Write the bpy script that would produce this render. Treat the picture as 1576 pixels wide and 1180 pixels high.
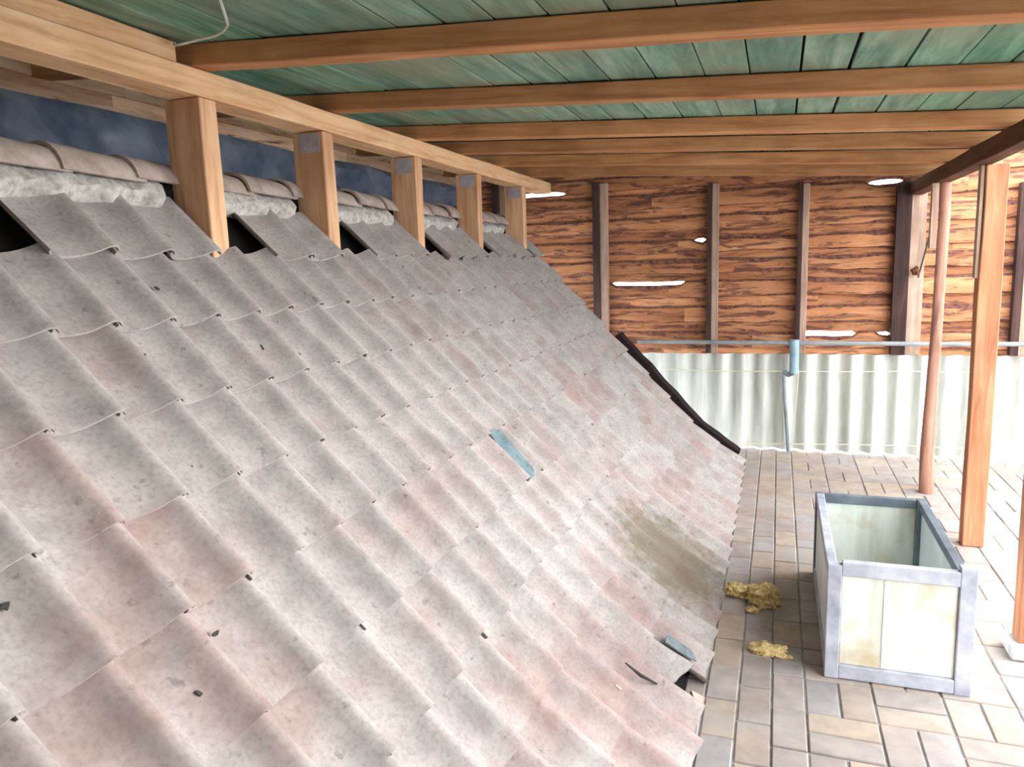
import bpy, bmesh, math, random
from mathutils import Vector, Matrix, noise
random.seed(7)
for o in list(bpy.data.objects): bpy.data.objects.remove(o)
scene = bpy.context.scene
COL = scene.collection

# ------------------------------------------------------------------ camera
F_PX, YAW, PITCH, ROLL, EYE = 1152.3, .34364, .15557, -.03098, 1.75
s_, c_ = math.sin, math.cos
fwd = Vector((-s_(YAW)*c_(PITCH), c_(YAW)*c_(PITCH), -s_(PITCH)))
rgt = Vector((c_(YAW), s_(YAW), 0)); upv = rgt.cross(fwd)
r2 = rgt*c_(ROLL) + upv*s_(ROLL); u2 = upv*c_(ROLL) - rgt*s_(ROLL)
cam_d = bpy.data.cameras.new('camera'); cam = bpy.data.objects.new('camera', cam_d); COL.objects.link(cam)
m = Matrix((r2, u2, -fwd)).transposed().to_4x4(); m.translation = (0, 0, EYE); cam.matrix_world = m
cam_d.sensor_width = 36; cam_d.lens = F_PX/1576*36; cam_d.clip_start = .05; cam_d.clip_end = 200
scene.camera = cam

# ------------------------------------------------------------------ sky, light, exposure
w = bpy.data.worlds.new('sky'); scene.world = w; w.use_nodes = True
bg = w.node_tree.nodes['Background']; bg.inputs[0].default_value = (.93, .97, 1, 1); bg.inputs[1].default_value = 5.5
sd = bpy.data.lights.new('hazy_sun', 'SUN'); sd.energy = 3.6; sd.angle = math.radians(26); sd.color = (1, .97, .93)
so = bpy.data.objects.new('hazy_sun', sd); COL.objects.link(so)
so.rotation_euler = Vector((-.82, -.45, -.12)).to_track_quat('-Z', 'Y').to_euler(); so.location = (6, -2, 4)
vs = scene.view_settings; vs.view_transform = 'Standard'; vs.look = 'None'; vs.gamma = 1; vs.exposure = 0.42
vs.use_curve_mapping = False

# ------------------------------------------------------------------ materials
def srgb(r, g, b):
    f = lambda v: (v/255/12.92) if v/255 <= .04045 else ((v/255+.055)/1.055)**2.4
    return (f(r), f(g), f(b), 1)
class NT:
    def __init__(s, name):
        s.m = bpy.data.materials.new(name); s.m.use_nodes = True; s.t = s.m.node_tree
        s.b = s.t.nodes['Principled BSDF']; s.b.inputs['Roughness'].default_value = .8
        s.b.inputs['Specular IOR Level'].default_value = .25
    def n(s, ty, **kw):
        n = s.t.nodes.new(ty)
        for k, v in kw.items():
            if k in n.inputs: n.inputs[k].default_value = v
            else: setattr(n, k, v)
        return n
    def l(s, a, b): s.t.links.new(a, b)
    def coords(s, scale, rand=True, space='Object'):
        tc = s.n('ShaderNodeTexCoord'); mp = s.n('ShaderNodeMapping'); mp.inputs['Scale'].default_value = scale
        src = tc.outputs[space]
        if space == 'World':
            pass
        if rand:
            oi = s.n('ShaderNodeObjectInfo'); mu = s.n('ShaderNodeMath', operation='MULTIPLY'); mu.inputs[1].default_value = 37
            s.l(oi.outputs['Random'], mu.inputs[0]); ad = s.n('ShaderNodeVectorMath', operation='ADD')
            s.l(src, ad.inputs[0]); s.l(mu.outputs[0], ad.inputs[1]); src = ad.outputs[0]
        s.l(src, mp.inputs[0]); return mp.outputs[0]
    def world(s, scale):
        g = s.n('ShaderNodeNewGeometry'); mp = s.n('ShaderNodeMapping'); mp.inputs['Scale'].default_value = scale
        s.l(g.outputs['Position'], mp.inputs[0]); return mp.outputs[0]
    def noise(s, vec, scale, detail=4, rough=.6, dist=0):
        n = s.n('ShaderNodeTexNoise'); n.inputs['Scale'].default_value = scale; n.inputs['Detail'].default_value = detail
        n.inputs['Roughness'].default_value = rough; n.inputs['Distortion'].default_value = dist
        s.l(vec, n.inputs['Vector']); return n.outputs['Fac']
    def ramp(s, fac, stops):
        r = s.n('ShaderNodeValToRGB'); e = r.color_ramp.elements
        while len(e) < len(stops): e.new(.5)
        for el, (p, c) in zip(e, stops): el.position = p; el.color = c
        s.l(fac, r.inputs[0]); return r.outputs[0]
    def mix(s, fac, a, b, mode='MIX'):
        n = s.n('ShaderNodeMix', data_type='RGBA', blend_type=mode)
        for sk, v in ((n.inputs[0], fac), (n.inputs[6], a), (n.inputs[7], b)):
            if hasattr(v, 'is_output') or hasattr(v, 'links'): s.l(v, sk)
            else: sk.default_value = v
        return n.outputs[2]
    def bump(s, h, st=.3, d=.01):
        b = s.n('ShaderNodeBump'); b.inputs['Strength'].default_value = st; b.inputs['Distance'].default_value = d
        s.l(h, b.inputs['Height']); s.l(b.outputs[0], s.b.inputs['Normal'])
    def col(s, c): s.l(c, s.b.inputs['Base Color'])
    def rnd(s): return s.n('ShaderNodeObjectInfo').outputs['Random']
W1 = (1, 1, 1, 1); K0 = (0, 0, 0, 1)
def wood(name, axis, light, mid, dark, var=.18, knots=.5):
    t = NT(name); sc = [14, 14, 14]; sc[axis] = 1.1
    v = t.coords(sc); g = t.noise(v, 1.5, 6, .65, .6)
    c = t.ramp(g, [(.28, dark), (.5, mid), (.72, light)])
    v2 = t.coords([3, 3, 3]); k = t.noise(v2, 1.2, 3, .5)
    c = t.mix(t.ramp(k, [(.3, (knots,)*3+(1,)), (.55, K0)]), c, dark)
    r = t.ramp(t.rnd(), [(0, (1-var,)*3+(1,)), (1, (1+var*.3,)*3+(1,))])
    c = t.mix(1.0, c, r, 'MULTIPLY'); t.col(c); t.bump(g, .25, .004); return t.m
RAF = wood('rafter_wood', 0, srgb(206, 158, 112), srgb(188, 134, 90), srgb(144, 94, 60))
BEAM = wood('beam_wood', 1, srgb(246, 212, 174), srgb(236, 192, 148), srgb(192, 142, 102), .08, .3)
POST = wood('post_wood', 2, srgb(232, 196, 160), srgb(216, 172, 134), srgb(180, 130, 96), .1, .4)
POSTR = wood('orange_post_wood', 2, srgb(206, 152, 116), srgb(186, 126, 92), srgb(146, 92, 66), .1, .4)
DARKW = wood('dark_eave_wood', 1, srgb(128, 82, 56), srgb(102, 62, 42), srgb(66, 40, 28))
STUD = wood('dark_stud_wood', 2, srgb(96, 70, 62), srgb(72, 52, 48), srgb(44, 32, 32))
PALEB = wood('pale_batten_wood', 2, srgb(206, 180, 160), srgb(184, 156, 138), srgb(140, 112, 98))
POLE = wood('round_pole_wood', 2, srgb(204, 160, 138), srgb(178, 132, 112), srgb(120, 84, 76))

def bark_boards(name, axis, lo=.50, cols=((156, 98, 66), (200, 140, 98), (224, 170, 126))):
    pale = 1.0
    t = NT(name); sc = [9, 9, 9]; sc[axis] = 1.2
    v = t.coords(sc); g = t.noise(v, 1.6, 6, .65, .5)
    c = t.ramp(g, [(.25, srgb(*cols[0])), (.5, srgb(*cols[1])), (.75, srgb(*cols[2]))])
    sc2 = [16, 16, 16]; sc2[axis] = 2.2
    b = t.noise(t.coords(sc2), 1.3, 5, .7, .8)
    c = t.mix(t.ramp(b, [(lo, K0), (lo+.10, (.85, .85, .85, 1))]), c, srgb(96, 62, 58))
    r = t.ramp(t.rnd(), [(0, (.66*pale, .62*pale, .62*pale, 1)), (1, (1.06*pale,)*3+(1,))])
    t.col(t.mix(1.0, c, r, 'MULTIPLY')); t.bump(b, .4, .006); return t.m
BARKX = bark_boards('slab_board_x', 0); BARKY = bark_boards('slab_board_y', 1, .57, ((190, 146, 114), (236, 204, 174), (248, 226, 204)))

def tile_mat():
    t = NT('clay_tile')
    n1 = t.noise(t.world((1, 1, 1)), 2.6, 5, .6); n2 = t.noise(t.coords((1, 1, 1)), 7, 5, .65)
    n3 = t.noise(t.world((1, 1, 1)), 70, 3, .6)
    grey = t.ramp(n2, [(.3, srgb(152, 146, 144)), (.62, srgb(180, 174, 171))])
    red = t.ramp(n2, [(.3, srgb(148, 118, 112)), (.65, srgb(170, 147, 142))])
    f = t.n('ShaderNodeMath', operation='ADD'); t.l(n1, f.inputs[0])
    f2 = t.n('ShaderNodeMath', operation='MULTIPLY'); t.l(t.rnd(), f2.inputs[0]); f2.inputs[1].default_value = .14; t.l(f2.outputs[0], f.inputs[1])
    # cleaner (redder) tiles towards the eave at the near end: dust settles higher up
    sp = t.n('ShaderNodeSeparateXYZ'); t.l(t.world((1, 1, 1)), sp.inputs[0])
    mr = t.n('ShaderNodeMapRange'); mr.inputs[1].default_value = .2; mr.inputs[2].default_value = 1.9; mr.inputs[3].default_value = .06; mr.inputs[4].default_value = -.16
    t.l(sp.outputs['Z'], mr.inputs[0]); f3 = t.n('ShaderNodeMath', operation='ADD'); t.l(f.outputs[0], f3.inputs[0]); t.l(mr.outputs[0], f3.inputs[1])
    c = t.mix(t.ramp(f3.outputs[0], [(.5, K0), (.78, (.85, .85, .85, 1))]), grey, red)
    sl = t.noise(t.world((1, 1, 1)), 24, 3, .5)
    c = t.mix(t.ramp(sl, [(.66, K0), (.74, (.5, .5, .5, 1))]), c, srgb(92, 86, 82))
    c = t.mix(t.ramp(n3, [(.3, (.35, .35, .35, 1)), (.55, K0)]), c, srgb(120, 108, 102))
    # olive patch with a noisy edge low on the slope
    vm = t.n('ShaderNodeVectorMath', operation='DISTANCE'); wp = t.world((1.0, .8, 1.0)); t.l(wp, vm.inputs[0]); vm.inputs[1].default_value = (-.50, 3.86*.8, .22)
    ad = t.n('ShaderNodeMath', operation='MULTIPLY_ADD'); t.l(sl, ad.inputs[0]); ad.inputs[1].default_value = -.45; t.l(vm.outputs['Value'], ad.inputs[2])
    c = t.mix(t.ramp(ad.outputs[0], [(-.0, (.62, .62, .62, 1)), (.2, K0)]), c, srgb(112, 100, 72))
    t.col(c); t.b.inputs['Roughness'].default_value = .85; t.bump(n2, .15, .004); return t.m
TILE = tile_mat()
def simple(name, c1, c2, scale=8, rough=.8, st=.2, vec=None, metal=0):
    t = NT(name); v = t.coords(vec or (1, 1, 1)); n = t.noise(v, scale, 5, .6)
    t.col(t.ramp(n, [(.32, c1), (.66, c2)])); t.b.inputs['Roughness'].default_value = rough; t.b.inputs['Metallic'].default_value = metal
    t.bump(n, st, .005); return t.m
BARK = simple('dark_bark_edge', srgb(74, 48, 46), srgb(140, 96, 80), 25, .95, .5)
MORTAR = simple('pale_mortar', srgb(150, 146, 142), srgb(206, 203, 198), 30, .95, .6)
RIDGE = simple('ridge_clay', srgb(150, 136, 130), srgb(192, 178, 170), 12)
FELT = simple('black_felt', srgb(20, 18, 18), srgb(34, 30, 30), 10, .95)
VERGE = simple('black_verge_wood', srgb(26, 18, 18), srgb(46, 32, 30), 10, .9)
TARP = simple('blue_tarp', srgb(104, 122, 150), srgb(168, 180, 202), 4, .3, .3)
METAL = simple('galvanised_grey', srgb(150, 152, 160), srgb(182, 184, 192), 14, .55, .1)
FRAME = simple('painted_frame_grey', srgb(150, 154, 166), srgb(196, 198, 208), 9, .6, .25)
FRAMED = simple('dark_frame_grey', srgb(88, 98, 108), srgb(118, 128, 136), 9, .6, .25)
PIPE = simple('pipe_grey', srgb(120, 128, 132), srgb(158, 164, 168), 6, .5, .05)
PIPEB = simple('pipe_blue_grey', srgb(118, 146, 160), srgb(150, 176, 188), 6, .5, .05)
CABLE = simple('white_cable', srgb(190, 198, 186), srgb(214, 220, 208), 6, .6, 0)
TWINE = simple('pale_twine', srgb(214, 208, 180), srgb(232, 228, 206), 40, .9, .1)
FOAM = simple('yellow_foam', srgb(186, 150, 86), srgb(252, 232, 176), 40, .95, .8)
SCRAP = simple('blue_grey_slate', srgb(84, 100, 106), srgb(118, 138, 146), 14)
CHIP = simple('clay_chip', srgb(190, 158, 146), srgb(212, 184, 172), 14)
SCRAPG = simple('grey_scrap', srgb(96, 108, 112), srgb(132, 144, 148), 30)
STICK = simple('dark_stick', srgb(44, 44, 44), srgb(70, 68, 64), 20)
PEB = simple('white_pebble', srgb(224, 220, 214), srgb(244, 240, 236), 20)
CONC = simple('concrete_foot', srgb(176, 176, 176), srgb(210, 208, 204), 16)
BASE = simple('sand_bed', srgb(132, 128, 126), srgb(166, 162, 160), 20, .95)
def green_mat():
    t = NT('green_boards'); v = t.coords((10, 1.3, 10)); g = t.noise(v, 1.4, 6, .65, .4)
    c = t.ramp(g, [(.28, srgb(78, 110, 96)), (.5, srgb(122, 154, 138)), (.74, srgb(166, 190, 174))])
    b = t.noise(t.world((1.2, 1.2, 1)), 1.5, 3)
    c = t.mix(t.ramp(b, [(.40, K0), (.62, (.65, .65, .65, 1))]), c, srgb(146, 142, 122))
    r = t.ramp(t.rnd(), [(0, (.66, .78, .76, 1)), (.3, (1.02, .98, .92, 1)), (.6, (.8, .92, .86, 1)), (.8, (.70, .98, .86, 1)), (1, (1.08, 1.12, 1.08, 1))])
    t.col(t.mix(1.0, c, r, 'MULTIPLY')); t.bump(g, .2, .003); return t.m
GREEN = green_mat()
def paver_mat():
    t = NT('clay_paver'); n = t.noise(t.coords((1, 1, 1)), 9, 5, .65)
    c = t.ramp(t.rnd(), [(0, srgb(164, 154, 149)), (.35, srgb(176, 160, 151)), (.6, srgb(184, 166, 148)), (.8, srgb(168, 161, 160)), (1, srgb(182, 167, 160))])
    k = t.ramp(n, [(.3, (.76, .76, .77, 1)), (.65, (1.05, 1.04, 1.03, 1))])
    c = t.mix(1.0, c, k, 'MULTIPLY')
    d = t.noise(t.world((1, 1, 1)), 1.7, 4, .6)
    c = t.mix(t.ramp(d, [(.5, K0), (.7, (.6, .6, .6, 1))]), c, srgb(182, 180, 180))
    t.col(c); t.b.inputs['Roughness'].default_value = .75; t.bump(n, .2, .004); return t.m
PAVER = paver_mat()
def corr_mat():
    t = NT('translucent_corrugated_sheet'); n = t.noise(t.coords((6, 6, 1)), 2, 4)
    c = t.ramp(n, [(.3, srgb(190, 193, 186)), (.6, srgb(220, 222, 216))]); t.col(c); t.b.inputs['Roughness'].default_value = .45
    tr = t.n('ShaderNodeBsdfTranslucent'); t.l(c, tr.inputs[0]); mx = t.n('ShaderNodeMixShader'); mx.inputs[0].default_value = .08
    out = t.t.nodes['Material Output']; t.l(t.b.outputs[0], mx.inputs[1]); t.l(tr.outputs[0], mx.inputs[2]); t.l(mx.outputs[0], out.inputs[0]); return t.m
CORR = corr_mat()
def panel_mat():
    t = NT('yellowed_panel'); n = t.noise(t.coords((9, 9, .8)), 1.6, 5, .6); e = t.noise(t.coords((1, 1, 1)), 4, 4, .6)
    c = t.ramp(n, [(.3, srgb(200, 204, 190)), (.6, srgb(226, 228, 218))])
    c = t.mix(t.ramp(e, [(.5, K0), (.72, (.75, .75, .75, 1))]), c, srgb(190, 166, 118))
    t.col(c); t.b.inputs['Roughness'].default_value = .5; return t.m
PANEL = panel_mat()
PANEW = simple('white_panel', srgb(206, 216, 216), srgb(232, 238, 238), 5, .5, .05)

# ------------------------------------------------------------------ helpers
def link(name, me, mat=None, parent=None):
    o = bpy.data.objects.new(name, me); COL.objects.link(o)
    if mat is not None and me is not None and not me.materials: me.materials.append(mat)
    if parent is not None: o.parent = parent
    return o
def tag(o, label, cat, group=None):
    o['label'] = label; o['category'] = cat
    if group: o['group'] = group
    return o
def empty(name, loc=(0, 0, 0)):
    o = bpy.data.objects.new(name, None); COL.objects.link(o); o.location = loc; o.empty_display_size = .1; return o
def sharp(me, deg=35):
    for p in me.polygons: p.use_smooth = True
    me.set_sharp_from_angle(angle=math.radians(deg)); return me
def bm_mesh(bm, name, smooth=None):
    bmesh.ops.recalc_face_normals(bm, faces=bm.faces[:])
    me = bpy.data.meshes.new(name); bm.to_mesh(me); bm.free()
    if smooth: sharp(me, smooth)
    return me
def box_mesh(name, sx, sy, sz, bev=.004):
    bm = bmesh.new(); bmesh.ops.create_cube(bm, size=1); bmesh.ops.scale(bm, vec=(sx, sy, sz), verts=bm.verts)
    if bev: bmesh.ops.bevel(bm, geom=bm.edges[:], offset=bev, segments=1, affect='EDGES')
    return bm_mesh(bm, name)
def box(name, lo, hi, mat, parent=None, bev=.004, off=(0, 0, 0)):
    """box between two world corners; off = world location of the parent"""
    lo, hi = Vector(lo), Vector(hi); d = hi-lo
    o = link(name, box_mesh(name, abs(d.x), abs(d.y), abs(d.z), bev), mat, parent); o.location = (lo+hi)/2-Vector(off); return o
def tube(name, pts, r, mat, parent=None, n=8, radii=None, cap=True):
    bm = bmesh.new(); rings = []; pts = [Vector(p) for p in pts]
    for i, p in enumerate(pts):
        d = (pts[min(i+1, len(pts)-1)]-pts[max(i-1, 0)]).normalized()
        a = d.cross(Vector((0, 0, 1)) if abs(d.z) < .9 else Vector((1, 0, 0))).normalized(); b = d.cross(a)
        rr = radii[i] if radii else r
        rings.append([bm.verts.new(p+(a*math.cos(2*math.pi*k/n)+b*math.sin(2*math.pi*k/n))*rr) for k in range(n)])
    for i in range(len(rings)-1):
        for k in range(n): bm.faces.new((rings[i][k], rings[i][(k+1) % n], rings[i+1][(k+1) % n], rings[i+1][k]))
    if cap: bm.faces.new(rings[0]); bm.faces.new(rings[-1])
    return link(name, bm_mesh(bm, name, 50), mat, parent)
def rough_beam(name, length, wy, wz, axis, mat, parent=None, amp=.004, seg=10, seed=0):
    """sawn timber along an axis with slightly uneven edges; centred on its origin"""
    bm = bmesh.new(); rings = []
    for i in range(seg+1):
        t = -length/2+length*i/seg; ring = []
        for k, (a, b) in enumerate(((-1, -1), (1, -1), (1, 1), (-1, 1))):
            ja = noise.noise(Vector((t*1.7, k*3.1, seed)))*amp; jb = noise.noise(Vector((t*1.7, k*3.1+50, seed)))*amp
            u, v = a*wy/2+ja, b*wz/2+jb
            co = {0: (t, u, v), 1: (u, t, v), 2: (u, v, t)}[axis]; ring.append(bm.verts.new(co))
        rings.append(ring)
    for i in range(seg):
        for k in range(4): bm.faces.new((rings[i][k], rings[i][(k+1) % 4], rings[i+1][(k+1) % 4], rings[i+1][k]))
    bm.faces.new(rings[0]); bm.faces.new(rings[-1])
    bmesh.ops.recalc_face_normals(bm, faces=bm.faces[:])
    bmesh.ops.bevel(bm, geom=[e for e in bm.edges if e.calc_face_angle(0) > .8], offset=.004, segments=1, affect='EDGES')
    return link(name, bm_mesh(bm, name), mat, parent)

# ------------------------------------------------------------------ roof plane helper (new lean-to roof)
RS = .063
def raf_bottom(x): return 2.53-RS*(x+2.1)
RANG = math.atan(RS)

# ================================================================== SETTING
# floor: sand bed with clay pavers
FX0, FX1, FY0, FY1 = -.36, 3.4, -1.2, 7.3
bedm = bpy.data.meshes.new('floor')
bm = bmesh.new(); bmesh.ops.create_cube(bm, size=1); bmesh.ops.scale(bm, vec=(11.0, 10.5, .1), verts=bm.verts)
bmesh.ops.translate(bm, vec=(2.1, 3.1, -.057), verts=bm.verts); bm.to_mesh(bedm); bm.free()
floor = link('floor', bedm, BASE); floor['kind'] = 'structure'
floor['label'] = 'brick paved floor beside the tiled roof slope'
PW, PL = .128, .256
cells = []   # x0,y0,x1,y1
x = -.245-PW; col_i = 0
XS = .139
cx = XS-4*PW
for k in range(4):                       # straight running columns along the eave
    y = FY0+(.0 if k % 2 else PL/2)
    while y < FY1-.02:
        cells.append((cx+k*PW, y, cx+(k+1)*PW, min(y+PL, FY1))); y += PL
# herringbone / basket field on the right
ix = 0; xx = XS
while xx < FX1:
    iy = 0; yy = FY0
    while yy < FY1-.02:
        if (ix+iy) % 2 == 0:
            cells.append((xx, yy, xx+PW, yy+PL)); cells.append((xx+PW, yy, xx+PL, yy+PL))
        else:
            cells.append((xx, yy, xx+PL, yy+PW)); cells.append((xx, yy+PW, xx+PL, yy+PL))
        yy += PL; iy += 1
    xx += PL; ix += 1
def visible(c):
    X, Y = (c[0]+c[2])/2, (c[1]+c[3])/2
    d = Vector((X, Y, 0))-Vector((0, 0, EYE)); z = d.dot(fwd)
    if z < .3: return False
    px = 788+F_PX*d.dot(r2)/z; py = 590-F_PX*d.dot(u2)/z
    return -60 < px < 1640 and py < 1260 and px > 985
cells.sort(key=lambda c: (not visible(c), (c[1]+c[3])/2))
pm = {}
def paver_mesh(sx, sy):
    k = (round(sx, 3), round(sy, 3))
    if k not in pm:
        pm[k] = box_mesh('paver', sx-.007, sy-.007, .05, .004); pm[k].materials.append(PAVER)
    return pm[k]
for c in cells[:300]:
    o = link('paver', paver_mesh(c[2]-c[0], c[3]-c[1]), None, floor)
    o.location = ((c[0]+c[2])/2, (c[1]+c[3])/2, -.025+random.uniform(-.003, .002))
    o.rotation_euler = (random.uniform(-.008, .008), random.uniform(-.008, .008), random.uniform(-.012, .012))
bm = bmesh.new()
for c in cells[300:]:
    mt = Matrix.Translation(((c[0]+c[2])/2, (c[1]+c[3])/2, -.025+random.uniform(-.003, .002))) @ Matrix.Diagonal((c[2]-c[0]-.008, c[3]-c[1]-.008, .05, 1))
    bmesh.ops.create_cube(bm, size=1, matrix=mt)
o = link('paver_field', bm_mesh(bm, 'paver_field'), PAVER, floor); o['kind'] = 'stuff'

# ceiling: green boards running along the depth, on top of the rafters
cl = bpy.data.meshes.new('ceiling'); bm = bmesh.new()
CX0, CX1, CY0, CY1 = -3.05, 1.24, -1.3, 7.25
vv = [bm.verts.new((x, y, raf_bottom(x)+.08+dz)) for dz in (.028, .05) for (x, y) in ((CX0, CY0), (CX1, CY0), (CX1, CY1), (CX0, CY1))]
for f in ((0, 1, 2, 3), (4, 5, 6, 7), (0, 1, 5, 4), (1, 2, 6, 5), (2, 3, 7, 6), (3, 0, 4, 7)): bm.faces.new([vv[i] for i in f])
cl = bm_mesh(bm, 'ceiling'); ceiling = link('ceiling', cl, FELT); ceiling['kind'] = 'structure'
ceiling['label'] = 'green painted board ceiling above the rafters'
x = CX0; i = 0
while x < CX1-.03:
    bw = random.choice((.165, .178, .19, .2)); bw = min(bw, CX1-x); gap = random.choice((.003, .006, .012))
    o = link('board', box_mesh('board', bw-gap, CY1-CY0, .022, .002), GREEN, ceiling)
    xm = x+bw/2; o.location = (xm, (CY0+CY1)/2, raf_bottom(xm)+.08+.0135+random.uniform(0, .004)); o.rotation_euler = (random.uniform(-.0004, .0004), RANG, 0)
    x += bw; i += 1

# far wall of overlapping slab boards
WY = 7.20
wall_far = empty('wall_far', (0, WY, 0)); wall_far['kind'] = 'structure'; wall_far['label'] = 'far wall of rough bark-edged slab boards'
BZ = [.87, .95, 1.07, 1.19, 1.31, 1.425, 1.545, 1.65, 1.745, 1.84, 1.93, 2.035, 2.14, 2.25, 2.36, 2.43, 2.53, 2.66]
SLITS = [(15, -2.40, -2.02, .017), (6, -1.50, -.86, .015), (2, .22, .62, .020), (2, .86, .91, .016), (14, .74, .93, .020), (10, -.70, -.66, .02)]
def edge_z(i, x): return BZ[i]+.012*noise.noise(Vector((x*2.1, i*7.3, 0)))+.006*noise.noise(Vector((x*9, i*3.3, 5)))
def slit(i, x):
    for (k, a, b, h) in SLITS:
        if k == i and a-.05 < x < b+.05:
            return h*min(1, max(0, (x-a+.05)/.05), ) * (1 if x < b else max(0, (b+.05-x)/.05))
    return 0
for i in range(len(BZ)-1):
    x0 = -3.05
    while x0 < 4.2:
        x1 = min(x0+random.uniform(1.5, 2.9), 4.25)
        if 4.25-x1 < .6: x1 = 4.25
        n = max(8, int((x1-x0)/.055)); bm = bmesh.new(); rows = []
        yo = .0 if i % 2 else .026
        for k in range(n+1):
            x = x0+(x1-x0)*k/n
            lz, hz = slit(i, x), slit(i+1, x)
            zb = edge_z(i, x)+(lz if lz > .004 else -.018); zt = edge_z(i+1, x)-(hz if hz > .004 else -.018)
            f = .004*noise.noise(Vector((x*4, i*2.2, 9)))
            e0 = max(.004, .006+.055*noise.noise(Vector((x*3.1, i*5.1, 20)))); e1 = max(.004, .004+.05*noise.noise(Vector((x*3.1, i*5.1, 40))))
            rows.append([bm.verts.new((x-x0, yo+f+.012, zb)), bm.verts.new((x-x0, yo+f, zb+e0)), bm.verts.new((x-x0, yo+f, max(zt-e1-.015, zb+e0+.01))), bm.verts.new((x-x0, yo+f+.012, zt)),
                         bm.verts.new((x-x0, yo+.024, zt)), bm.verts.new((x-x0, yo+.024, zb))])
        for a, b in zip(rows, rows[1:]):
            for q in range(6):
                fc = bm.faces.new((a[q], b[q], b[(q+1) % 6], a[(q+1) % 6])); fc.material_index = 1 if q in (0, 2) else 0
        bm.faces.new(rows[0]); bm.faces.new(rows[-1])
        o = link('board', bm_mesh(bm, 'board', 40), BARKX, wall_far); o.data.materials.append(BARK); o.location = (x0, 0, 0)
        x0 = x1
for xs, xe, pw in ((-2.70, -2.63, .06), (-1.685, -1.62, .075), (-.625, -.585, .06), (.145, .182, .055), (.915, 1.03, .115), (1.80, 1.86, .06), (2.75, 2.81, .06), (3.6, 3.66, .06)):
    top = min(raf_bottom(xs)-.0, 2.6)
    o = box('stud', (xs, WY-.085, .895), (xe, WY-.004, top), STUD, wall_far, .003, (0, WY, 0))
    o = box('batten', (xe+.001, WY-.06, .895), (xe+pw, WY-.004, top-.01), PALEB, wall_far, .003, (0, WY, 0))

# corrugated sheets along the foot of the far wall
fence = empty('corrugated_fence', (0, 7.145, 0)); tag(fence, 'low white translucent corrugated sheet fence below the far slab board wall', 'fence')
def corr(x0, x1, yoff):
    bm = bmesh.new(); n = int((x1-x0)/.0105); th = .005; fr = []; bk = []
    for k in range(n+1):
        x = (x1-x0)*k/n; y = .034*math.cos(2*math.pi*(x0+x+.02)/.184); dy = 0
        fr.append([bm.verts.new((x, y+.0, z)) for z in (0, .25, .6, .875)]); bk.append([bm.verts.new((x, y+th, z)) for z in (0, .25, .6, .875)])
    for k in range(n):
        for j in range(3):
            bm.faces.new((fr[k][j], fr[k+1][j], fr[k+1][j+1], fr[k][j+1])); bm.faces.new((bk[k][j], bk[k][j+1], bk[k+1][j+1], bk[k+1][j]))
        for j in (0, 3): bm.faces.new((fr[k][j], bk[k][j], bk[k+1][j], fr[k+1][j]))
    for k in (0, n):
        for j in range(3): bm.faces.new((fr[k][j], fr[k][j+1], bk[k][j+1], bk[k][j]))
    o = link('corrugated_sheet', bm_mesh(bm, 'corrugated_sheet', 60), CORR, fence); o.location = (x0, yoff, .012+random.uniform(0, .006)); o.rotation_euler = (0, 0, 0)
corr(-1.5, -.42, 0); corr(-.46, .10, .008); corr(.06, 1.16, 0); corr(1.12, 2.22, .008); corr(2.18, 3.3, 0); corr(3.26, 4.3, .008)

# side wall beyond the ridge: slab boards over a blue tarp
wall_left = empty('wall_left', (-2.92, 0, 0)); wall_left['kind'] = 'structure'; wall_left['label'] = 'slab board wall above the blue tarp behind the roof ridge'
zs = [1.55, 1.68, 1.80, 1.93, 2.06, 2.19, 2.31, 2.42, 2.515, 2.61, 2.71]
for i in range(len(zs)-1):
    y0 = -1.25
    while y0 < 7.1:
        y1 = min(y0+random.uniform(1.6, 3.0), 7.17)
        if 7.17-y1 < .5: y1 = 7.17
        n = max(6, int((y1-y0)/.07)); bm = bmesh.new(); rows = []; xo = (0 if i % 2 else -.024)
        for k in range(n+1):
            y = (y1-y0)*k/n; yy = y+y0
            zb = zs[i]-.02+.014*noise.noise(Vector((yy*2.3, i*3.7, 2))); zt = zs[i+1]+.012+.014*noise.noise(Vector((yy*2.3, (i+1)*3.7, 2)))
            if i == len(zs)-2: zt = min(zt, 2.64)
            f = .005*noise.noise(Vector((yy*4, i, 4)))
            rows.append([bm.verts.new((xo+f-.005, y, zb)), bm.verts.new((xo+f, y, zb*.75+zt*.25)), bm.verts.new((xo+f, y, zb*.25+zt*.75)), bm.verts.new((xo+f-.005, y, zt)), bm.verts.new((xo-.022, y, zt)), bm.verts.new((xo-.022, y, zb))])
        for a, b in zip(rows, rows[1:]):
            for q in range(6): bm.faces.new((a[q], b[q], b[(q+1) % 6], a[(q+1) % 6]))
        bm.faces.new(rows[0]); bm.faces.new(rows[-1])
        o = link('board', bm_mesh(bm, 'board', 40), BARKY, wall_left); o.location = (0, y0, 0); y0 = y1
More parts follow.
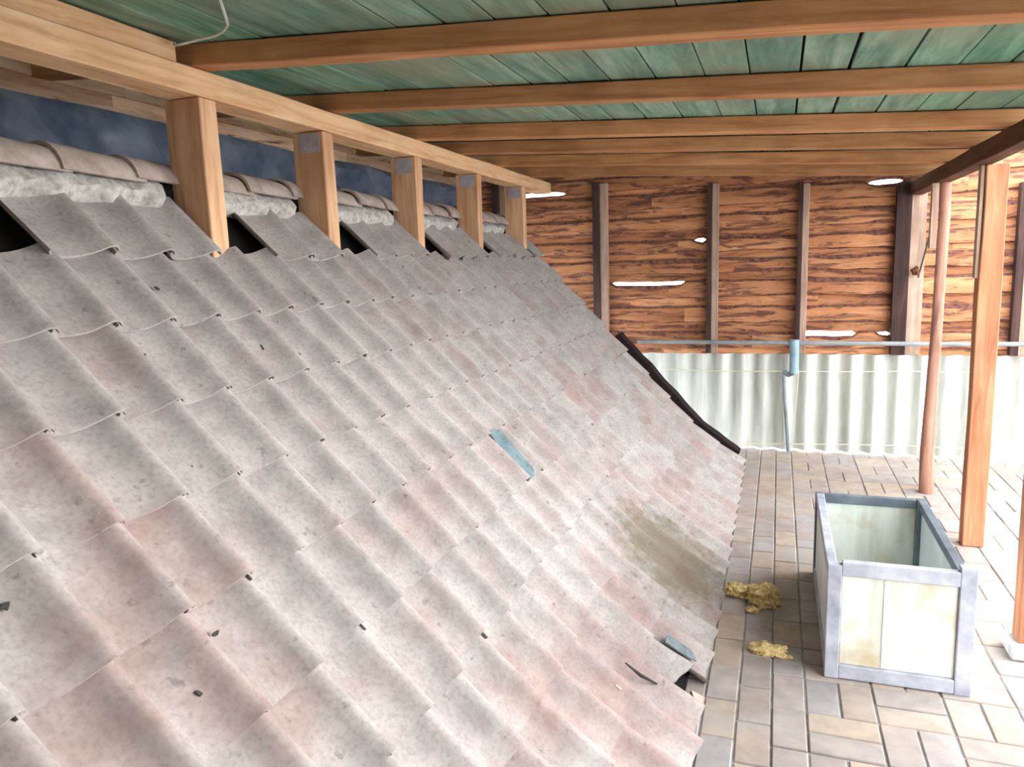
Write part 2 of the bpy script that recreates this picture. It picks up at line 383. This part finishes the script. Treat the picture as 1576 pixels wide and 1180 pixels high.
# blue tarp hung on that wall
bm = bmesh.new(); NY, NZ = 150, 14; g = []
for a in range(NY+1):
    y = .4+6.6*a/NY; rw = []
    for b in range(NZ+1):
        top = 2.505+.014*noise.noise(Vector((y*1.5, 3, 3))); z = top-(top-1.66)*b/NZ
        d = .01+.16*abs(noise.noise(Vector((y*1.9+z*1.8, z*3, 1))))+.06*abs(noise.noise(Vector((y*5-z*6, z*5, 7)))); d = max(d, .008) if b > 0 else .012
        rw.append(bm.verts.new((-2.905+d, y, z)))
    g.append(rw)
for a in range(NY):
    for b in range(NZ): bm.faces.new((g[a][b], g[a+1][b], g[a+1][b+1], g[a][b+1]))
bmesh.ops.solidify(bm, geom=bm.faces[:], thickness=.002)
tag(link('tarp', bm_mesh(bm, 'tarp', 80), TARP), 'wrinkled blue tarp hung along the wall behind the roof ridge', 'tarp')

# unseen walls right of and behind the camera, added to block light
wall_right_blocker = box('wall_right_blocker', (1.13, -1.34, -.01), (1.2, 1.35, 2.22), BARKY); wall_right_blocker['kind'] = 'structure'; wall_right_blocker['label'] = 'added light-blocking side wall right of the viewer'
wall_back_blocker = box('wall_back_blocker', (-3.05, -1.42, -.01), (1.15, -1.34, 2.5), BARKX); wall_back_blocker['kind'] = 'structure'; wall_back_blocker['label'] = 'added wooden wall blocking light behind the viewer'

# ================================================================== TIMBER
for k, (y, lab) in enumerate([(2.41, 'wide brown rafter nearest in view, crossing above the first ridge post'), (3.33, 'second brown rafter in view, crossing above the second ridge post'),
        (4.28, 'third brown rafter in view, crossing above the third ridge post'), (4.95, 'fourth brown rafter in view, just before the fourth ridge post'),
        (5.70, 'fifth brown rafter in view, second from the far slab wall'), (6.48, 'brown rafter farthest away, close to the far slab wall')]):
    o = rough_beam('roof_rafter', 4.14, .095, .08, 0, RAF, None, .005, 14, k*5.5)
    xm = -2.93+4.13/2; o.location = (xm, y+.0475, raf_bottom(xm)+.04); o.rotation_euler = (0, RANG, 0)
    tag(o, lab, 'rafter', 'rafters under the green ceiling')
o = rough_beam('ridge_plate', 8.45, .15, .10, 1, BEAM, None, .006, 26, 3); o.location = (-2.175, 2.93, 2.478)
tag(o, 'long pale sawn beam resting on the short posts above the ridge', 'beam')
o = rough_beam('blocking_board', 3.6, .05, .075, 1, BEAM, None, .005, 10, 9)
o.location = (-2.15, .56, 2.5705); tag(o, 'pale board lying on top of the long beam near the cable', 'board')
o = rough_beam('eave_beam', 8.5, .10, .10, 1, DARKW, None, .006, 22, 13); o.location = (1.06, 2.93, 2.279)
tag(o, 'dark brown eave beam carried by the posts on the right', 'beam')

POSTS = [2.43, 3.26, 4.25, 5.25, 6.30]
desc = ['short square post nearest the viewer, standing in the ridge tiles', 'second short ridge post, with a grey square nail plate', 'third short ridge post, dark brown with a grey nail plate',
        'fourth short ridge post, counted from the viewer', 'farthest short ridge post, beside the slab wall']
for k, y in enumerate(POSTS):
    e = empty('ridge_post', (-2.19, y+.05, 1.80)); tag(e, desc[k], 'post', 'short posts along the ridge')
    o = rough_beam('shaft', .627, .17, .095, 2, POST, e, .007, 8, k*9+1); o.location = (0, 0, .3135)
    if k:
        p = box('nail_plate', (-.045, -.0515, .53), (.065, -.0485, .62), METAL, e, .0008); p['label'] = 'grey metal nail plate'
        for a in (-.02, .04):
            for b in (.55, .60):
                q = box('nail', (a-.004, -.0545, b-.004), (a+.004, -.0514, b+.004), METAL, p, 0); q.location = Vector(q.location)-Vector(p.location)

# posts on the right
e = empty('square_post', (1.135, 5.0, 0)); tag(e, 'squared orange timber post standing right of the metal box', 'post')
o = rough_beam('shaft', 2.228, .115, .10, 2, POSTR, e, .008, 12, 4); o.location = (0, 0, 1.114)
o = box('splice_strip', (-.078, -.03, 1.60), (-.0595, .03, 2.228), PALEB, e, .002); o['label'] = 'thin pale strip nailed to the post top'
e = empty('round_pole', (1.06, 6.05, 0)); tag(e, 'slightly crooked round pole behind the metal box', 'post')
zz = [0, .3, .77, 1.05, 1.33, 1.7, 2.0, 2.228]; xo = [.006, -.004, .002, .008, .014, .016, .02, .016]; rr = [.052, .048, .040, .038, .036, .037, .037, .038]
tube('shaft', [(xo[i], .006*math.sin(i*2), zz[i]) for i in range(8)], .04, POLE, e, 14, rr)
o = box('splice_strip', (-.068, -.03, 1.78), (-.026, .03, 2.228), PALEB, e, .002); o['label'] = 'thin pale strip nailed to the pole top'
e = empty('edge_post', (1.068, 3.62, 0)); tag(e, 'orange post on a pale concrete foot at the right picture edge', 'post')
o = box('concrete_foot', (-.085, -.085, 0), (.095, .085, .07), CONC, e, .01)
o = rough_beam('shaft', 2.158, .11, .10, 2, POSTR, e, .006, 10, 8); o.location = (.0, 0, .07+1.079)

# ================================================================== OLD TILED ROOF
roof = empty('tiled_roof', (-1.3, 3.5, 0)); tag(roof, 'old grey and red clay tiled roof slope running down to the brick floor', 'roof')
RO = Vector((-1.3, 3.5, 0))
CA, SA = .6727, .7399; C2, S2 = .809, .588
def path(s):
    if s >= .4: return Vector((-.354-CA*s, 0, SA*s))
    t = .4-s; return Vector((-.623+C2*t, 0, .296-S2*t))
def nrm(s): return Vector((SA, 0, CA)) if s >= .4 else Vector((S2, 0, C2))
# felt covered deck under the tiles, both slopes
bm = bmesh.new(); prof = []
for s, dd in ((-.01, .05), (.1, .09), (.4, .105), (1.4, .105), (2.6, .105), (2.98, .105)): p = path(s)-nrm(s)*dd; prof.append((p.x, max(p.z, .001)))
ap = prof[-1]; prof.append((-2.36, ap[1]+.02)); prof.append((-2.89, 1.50))
prof2 = [(x, max(z-.03, 0)) for x, z in prof[1:]]
poly = prof+list(reversed(prof2))
ends = [[bm.verts.new((x-RO.x, y-RO.y, z)) for x, z in poly] for y in (-1.3, 6.62)]
bm.faces.new(ends[0]); bm.faces.new(ends[1])
for k in range(len(poly)): bm.faces.new((ends[0][k], ends[0][(k+1) % len(poly)], ends[1][(k+1) % len(poly)], ends[1][k]))
link('deck', bm_mesh(bm, 'deck'), FELT, roof)

TW, TE = .212, .285
PROF = [(-.004, -.016), (.008, -.032), (.024, -.042), (.050, -.046), (.085, -.0455), (.115, -.041), (.142, -.031), (.166, -.016), (.185, -.003), (.200, .002), (.214, -.001), (.226, -.012), (.231, -.022)]
def tile_mesh(seed, cut=0, length=.352):
    bm = bmesh.new(); th = .010; top = []; bot = []
    ny = 3
    for j in range(ny):
        v = length*j/(ny-1); a = []; b = []
        for k, (u, w_) in enumerate(PROF):
            wob = .0022*noise.noise(Vector((u*20, v*8, seed)))
            vv = v
            if j == 0: vv += .005*noise.noise(Vector((u*9, seed*3.1, 3)))
            if cut and j == 0: vv += cut*(1-.5*max(0, u)/.23)+.03*noise.noise(Vector((u*60, 1, 1)))
            dz = -.033*v/length
            a.append(bm.verts.new((u, vv, w_+wob+dz))); b.append(bm.verts.new((u, vv, w_+wob+dz-th)))
        top.append(a); bot.append(b)
    n = len(PROF)
    for j in range(ny-1):
        for k in range(n-1):
            bm.faces.new((top[j][k], top[j][k+1], top[j+1][k+1], top[j+1][k])); bm.faces.new((bot[j][k], bot[j+1][k], bot[j+1][k+1], bot[j][k+1]))
        for k in (0, n-1): bm.faces.new((top[j][k], top[j+1][k], bot[j+1][k], bot[j][k]))
    for j in (0, ny-1):
        for k in range(n-1): bm.faces.new((top[j][k], top[j][k+1], bot[j][k+1], bot[j][k]))
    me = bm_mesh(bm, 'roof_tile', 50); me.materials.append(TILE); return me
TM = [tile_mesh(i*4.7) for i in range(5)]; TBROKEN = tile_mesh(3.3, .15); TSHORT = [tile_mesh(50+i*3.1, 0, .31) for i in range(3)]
def put_tile(s, y, mesh, sx=1.0, jit=1.0, lift=0, head=.352):
    A = path(s); B = path(s+head)
    ey = (B-A).normalized(); ex = Vector((0, 1, 0)); ez = ex.cross(ey)
    R = Matrix((ex, ey, ez)).transposed()
    rot = Matrix.Rotation(random.gauss(0, .010)*jit, 3, 'Z') @ Matrix.Rotation(random.gauss(0, .008)*jit, 3, 'X') @ Matrix.Rotation(random.gauss(0, .008)*jit, 3, 'Y')
    mt = (R @ rot).to_4x4() @ Matrix.Diagonal((sx, 1, 1, 1))
    mt.translation = A+Vector((0, y, 0))+ey*random.gauss(0, .006)*jit+ez*(lift+random.uniform(0, .003))-RO
    o = link('roof_tile', mesh, None, roof); o.matrix_local = mt; return o
courses = [-.075, .20, .485, .77, 1.05, 1.335, 1.615, 1.90, 2.195]
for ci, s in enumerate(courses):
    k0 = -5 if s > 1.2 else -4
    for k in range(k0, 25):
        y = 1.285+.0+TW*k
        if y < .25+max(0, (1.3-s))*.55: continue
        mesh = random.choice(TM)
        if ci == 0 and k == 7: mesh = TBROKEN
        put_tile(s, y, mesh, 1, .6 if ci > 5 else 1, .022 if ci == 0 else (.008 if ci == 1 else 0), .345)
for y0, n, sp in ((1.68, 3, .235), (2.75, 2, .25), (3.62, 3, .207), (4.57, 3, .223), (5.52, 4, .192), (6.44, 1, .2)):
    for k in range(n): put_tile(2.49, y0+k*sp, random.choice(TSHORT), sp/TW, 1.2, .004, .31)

# verge along the far edge, black board and a torn felt strip
bm = bmesh.new(); NV = 26; rg = []
for k in range(NV+1):
    s = .0+1.5*k/NV; p = path(s)+nrm(s)*(.022+.02*noise.noise(Vector((s*6, 2, 2))))
    hgt = .06+.03*max(0, noise.noise(Vector((s*4, 8, 1)))); q = p-nrm(s)*hgt
    rg.append([bm.verts.new((p.x-RO.x, 6.66-RO.y, max(p.z, .03))), bm.verts.new((p.x-RO.x, 6.82-RO.y, max(p.z, .03))), bm.verts.new((q.x-RO.x, 6.82-RO.y, max(q.z, .004))), bm.verts.new((q.x-RO.x, 6.66-RO.y, max(q.z, .004)))])
for a, b in zip(rg, rg[1:]):
    for q in range(4): bm.faces.new((a[q], b[q], b[(q+1) % 4], a[(q+1) % 4]))
bm.faces.new(rg[0]); bm.faces.new(rg[-1])
o = link('verge_board', bm_mesh(bm, 'verge_board'), VERGE, roof); o['label'] = 'black board along the far roof edge'

# ridge tiles, bedded in mortar
def ridge_mesh(seed, L=.36):
    bm = bmesh.new(); n = 10; rings = []
    for (v, r) in ((0, .118), (.05, .116), (L, .104)):
        ro = []; ri = []
        for k in range(n+1):
            a = math.pi*(.06+.88*k/n); j = .002*noise.noise(Vector((k, v*5, seed)))
            ro.append(bm.verts.new((-math.cos(a)*r*1.0, v, math.sin(a)*(r*1.0+j)))); ri.append(bm.verts.new((-math.cos(a)*(r-.014), v, math.sin(a)*(r*1.0-.014+j))))
        rings.append((ro, ri))
    for (a, ai), (b, bi) in zip(rings, rings[1:]):
        for k in range(n): bm.faces.new((a[k], a[k+1], b[k+1], b[k])); bm.faces.new((ai[k], bi[k], bi[k+1], ai[k+1]))
        for k in (0, n): bm.faces.new((a[k], b[k], bi[k], ai[k]))
    for (a, ai) in (rings[0], rings[-1]):
        for k in range(n): bm.faces.new((a[k], a[k+1], ai[k+1], ai[k]))
    me = bm_mesh(bm, 'ridge_tile', 50); me.materials.append(RIDGE); return me
RM = [ridge_mesh(i*3.3) for i in range(3)]
y = .34; k = 0
while y < 6.4:
    o = link('ridge_tile', RM[k % 3], None, roof); o.location = Vector((-2.345, y, 2.092+random.uniform(-.004, .006)))-RO
    o.rotation_euler = (random.uniform(-.03, -.012), random.uniform(-.06, .06), random.uniform(-.03, .03)); y += .315; k += 1
# mortar under the ridge tiles, broken up by the posts
for (a, b) in ((.3, 2.36), (2.60, 3.20), (3.45, 4.19), (4.42, 5.19), (5.42, 6.24), (6.42, 6.60)):
    bm = bmesh.new(); n = max(8, int((b-a)/.02)); rg = []
    for k in range(n+1):
        y = a+(b-a)*k/n
        low = .035*abs(math.sin(math.pi*(y-1.68)/.212))+.02*noise.noise(Vector((y*14, 1, 1)))
        row = []
        for j, (s, h) in enumerate(((2.755+low, -.035), (2.77+low, -.008), (2.80, .0), (2.83, .0), (2.90, -.012), (2.92, -.06), (2.78, -.085))):
            p = path(s)+nrm(s)*(h+.012*noise.noise(Vector((y*18, j*2.2, 6)))); row.append(bm.verts.new((p.x-RO.x, y-RO.y, p.z)))
        rg.append(row)
    for p, q in zip(rg, rg[1:]):
        for j in range(7): bm.faces.new((p[j], q[j], q[(j+1) % 7], p[(j+1) % 7]))
    bm.faces.new(rg[0]); bm.faces.new(rg[-1])
    link('mortar', bm_mesh(bm, 'mortar', 60), MORTAR, roof)

# things lying on the tiles
def slab(name, s, y, L, Wd, th, mat, rot=0, lift=.0, seed=0, irregular=.15, n=9):
    bm = bmesh.new(); v0 = []; v1 = []
    for k in range(n):
        a = 2*math.pi*k/n; r = 1+irregular*noise.noise(Vector((math.cos(a)*2, math.sin(a)*2, seed)))*2
        sx = max(-1, min(1, math.cos(a)*1.35))*r*Wd/2; sy = max(-1, min(1, math.sin(a)*1.35))*r*L/2
        v0.append(bm.verts.new((sx, sy, 0))); v1.append(bm.verts.new((sx, sy, th)))
    bm.faces.new(v0); bm.faces.new(v1)
    for k in range(n): bm.faces.new((v0[k], v0[(k+1) % n], v1[(k+1) % n], v1[k]))
    o = link(name, bm_mesh(bm, name), mat)
    A = path(s); ey = (path(s+.05)-path(s-.05)).normalized(); ex = Vector((0, 1, 0)); ez = ex.cross(ey)
    mt = (Matrix((ex, ey, ez)).transposed() @ Matrix.Rotation(rot, 3, 'Z')).to_4x4(); mt.translation = A+Vector((0, y, 0))+ez*lift; o.matrix_world = mt; return o
tag(slab('slate_piece', 1.20, 3.265, .29, .13, .008, SCRAP, 0, -.030, 2, .05), 'blue-grey slate piece lying in a tile trough mid slope', 'slate')
tag(slab('slate_scrap', .07, 3.075, .15, .07, .006, SCRAPG, .25, -.012, 5, .3), 'torn grey-blue scrap beside the broken eave tile', 'scrap')
tag(slab('broken_tile_chip', -.07, 2.86, .07, .06, .012, CHIP, .4, -.035, 8, .25, 7), 'small pink broken tile chip at the eave hole', 'chip')
o = slab('pebble', .268, 2.52, .022, .022, .014, PEB, 0, -.02, 3, .2, 8); tag(o, 'tiny white pebble on the tiles near the dark stick', 'pebble')
p0 = path(.28)+nrm(.28)*.006; p1 = path(.13)+nrm(.13)*-.012
tag(tube('stick', [(p0.x, 2.655, p0.z), ((p0.x+p1.x)/2, 2.665, (p0.z+p1.z)/2+.004), (p1.x, 2.715, p1.z)], .006, STICK, None, 6, [.003, .007, .004]), 'thin dark stick lying on the lower tiles', 'stick')
spots = [(2.36, 2.0), (1.99, 2.42), (2.05, 2.26), (1.55, .98), (1.50, 1.05), (1.70, 1.62), (1.86, 1.88), (2.1, 1.74), (1.41, 1.22), (1.27, 1.33), (1.18, 1.2), (1.93, 2.62), (1.45, 2.08), (1.02, 2.5)]
for k, (s, y) in enumerate(spots):
    tag(slab('dry_leaf', s, y, random.uniform(.012, .022), random.uniform(.008, .014), .003, STICK, random.uniform(0, 3), -.05, k*2.1, .4, 7), 'tiny dark leaf crumb scattered on the grey roof tiles', 'debris', 'leaf crumbs on the tiles')

# ================================================================== METAL BOX
bx = empty('metal_box', (.217, 3.18, 0)); bx.rotation_euler = (0, 0, 0)
tag(bx, 'open-topped grey metal framed box with yellowed panels on the brick floor', 'box')
BW, BL, BH, R_ = .54, 1.13, .50, .05
def bxx(name, lo, hi, mat): return box(name, lo, hi, mat, bx, .003)
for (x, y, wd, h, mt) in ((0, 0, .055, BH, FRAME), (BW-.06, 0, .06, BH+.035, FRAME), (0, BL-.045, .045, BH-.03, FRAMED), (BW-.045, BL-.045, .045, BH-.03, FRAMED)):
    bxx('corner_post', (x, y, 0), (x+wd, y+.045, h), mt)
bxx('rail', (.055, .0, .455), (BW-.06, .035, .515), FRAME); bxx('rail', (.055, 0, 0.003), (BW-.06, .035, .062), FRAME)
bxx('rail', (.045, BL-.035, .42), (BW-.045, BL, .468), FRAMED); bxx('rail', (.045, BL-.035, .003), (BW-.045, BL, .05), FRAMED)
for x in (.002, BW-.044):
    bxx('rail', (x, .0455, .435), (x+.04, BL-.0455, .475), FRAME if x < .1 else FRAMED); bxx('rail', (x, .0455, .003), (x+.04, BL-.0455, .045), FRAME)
bxx('panel', (.056, .014, .0625), (BW-.0605, .020, .4545), PANEL)
bxx('seam_strip', (.215, .011, .07), (.224, .0139, .45), PANEW)
bxx('panel', (.0455, BL-.022, .0505), (BW-.0455, BL-.016, .4195), PANEL)
bxx('panel', (.010, .0455, .0455), (.016, BL-.0455, .4345), PANEW); bxx('panel', (BW-.022, .0455, .0455), (BW-.016, BL-.0455, .4345), PANEW)
bxx('base_panel', (.043, .0455, .012), (BW-.0445, BL-.0455, .018), PANEL)

# ================================================================== FOAM
def lump(name, loc, size, seed, mat, parent=None, sub=4):
    bm = bmesh.new(); bmesh.ops.create_icosphere(bm, subdivisions=sub, radius=1)
    for v in bm.verts:
        d = v.co.copy(); r = 1+.42*noise.noise(d*1.7+Vector((seed, 0, 0)))+.30*noise.noise(d*4.5+Vector((0, seed, 0)))+.2*noise.noise(d*10)+.1*noise.noise(d*22)
        v.co = Vector((d.x*r*size[0], d.y*r*size[1], max(d.z*r*size[2], -size[2]*.55)))
    o = link(name, bm_mesh(bm, name, 60), mat, parent); o.location = Vector(loc)+Vector((0, 0, size[2]*.55)); return o
e = empty('foam_clump', (-.06, 3.84, 0)); tag(e, 'larger crumbly yellow foam clump on the floor by the roof eave', 'foam')
lump('clump', (.02, 0, 0), (.085, .075, .06), 3, FOAM, e); lump('clump', (-.10, .06, 0), (.07, .05, .04), 9, FOAM, e); lump('crumb', (-.03, -.12, 0), (.03, .025, .015), 15, FOAM, e, 3)
e = empty('foam_clump', (-.0, 3.32, 0)); tag(e, 'smaller flat yellow foam clump beside the metal box', 'foam')
lump('clump', (-.01, 0, 0), (.075, .045, .028), 21, FOAM, e); lump('crumb', (.08, -.02, 0), (.018, .016, .010), 27, FOAM, e, 3)

# ================================================================== PIPES, CORDS
e = empty('wall_pipe', (0, 7.06, 0)); tag(e, 'grey horizontal pipe across the slab wall with a short drop pipe', 'pipe')
tube('pipe', [(-1.25, 0, 1.005), (0, 0, 1.0), (1.2, 0, .997), (2.5, 0, 1.0), (3.6, 0, 1.0)], .019, PIPE, e, 10)
o = tube('drop_pipe', [(.142, -.012, 1.03), (.144, -.012, .86), (.145, -.012, .73)], .040, PIPEB, e, 12)
tube('thin_pipe', [(.06, -.01, .75), (.075, -.01, .5), (.10, -.01, .2), (.115, -.01, .015)], .016, PIPE, e, 8)
tube('elbow', [(.14, -.012, .735), (.10, -.012, .715), (.06, -.010, .74)], .022, FRAMED, e, 8)
def cord(name, pts, r, mat, label, cat='cord'):
    P = [Vector(p) for p in pts]; out = []
    for i in range(len(P)-1):
        a, b, c, d = P[max(i-1, 0)], P[i], P[i+1], P[min(i+2, len(P)-1)]
        for t in (0, .25, .5, .75):
            out.append(.5*((2*b)+(c-a)*t+(2*a-5*b+4*c-d)*t*t+(3*b-a-3*c+d)*t**3))
    out.append(P[-1]); return tag(tube(name, out, r, mat, None, 6), label, cat)
cord('twine', [(-1.1, 7.078, .745), (-.5, 7.072, .735), (.1, 7.06, .745), (.7, 7.07, .75), (1.1, 7.075, .76), (2.2, 7.075, .755)], .004, TWINE, 'pale twine stretched along the upper part of the corrugated fence')
cord('twine', [(-.3, 7.078, .055), (.3, 7.07, .085), (1.1, 7.075, .11), (2.2, 7.075, .10)], .004, TWINE, 'pale twine stretched along the foot of the corrugated fence')
cord('twine', [(.185, 7.052, .75), (.165, 7.05, .4), (.14, 7.05, .06)], .004, TWINE, 'pale twine hanging down beside the thin drop pipe')
cord('hanging_cable', [(-2.10, 2.33, 2.592), (-2.06, 2.29, 2.570), (-1.96, 2.29, 2.576), (-1.862, 2.276, 2.578), (-1.77, 2.21, 2.574), (-1.72, 2.15, 2.571), (-1.58, 1.95, 2.562)], .005, CABLE, 'thin white cable looping below the green ceiling boards', 'cable')
cord('hanging_rod', [(1.195, 7.08, 2.06), (1.15, 7.075, 1.83), (1.095, 7.08, 1.55)], .007, STICK, 'thin dark rod leaning diagonally by the corner stud', 'rod')
o = lump('wood_knob', (1.075, 7.08, 1.57), (.03, .035, .045), 31, DARKW, None, 3); tag(o, 'small brown wooden knob on the pale corner batten', 'knob')
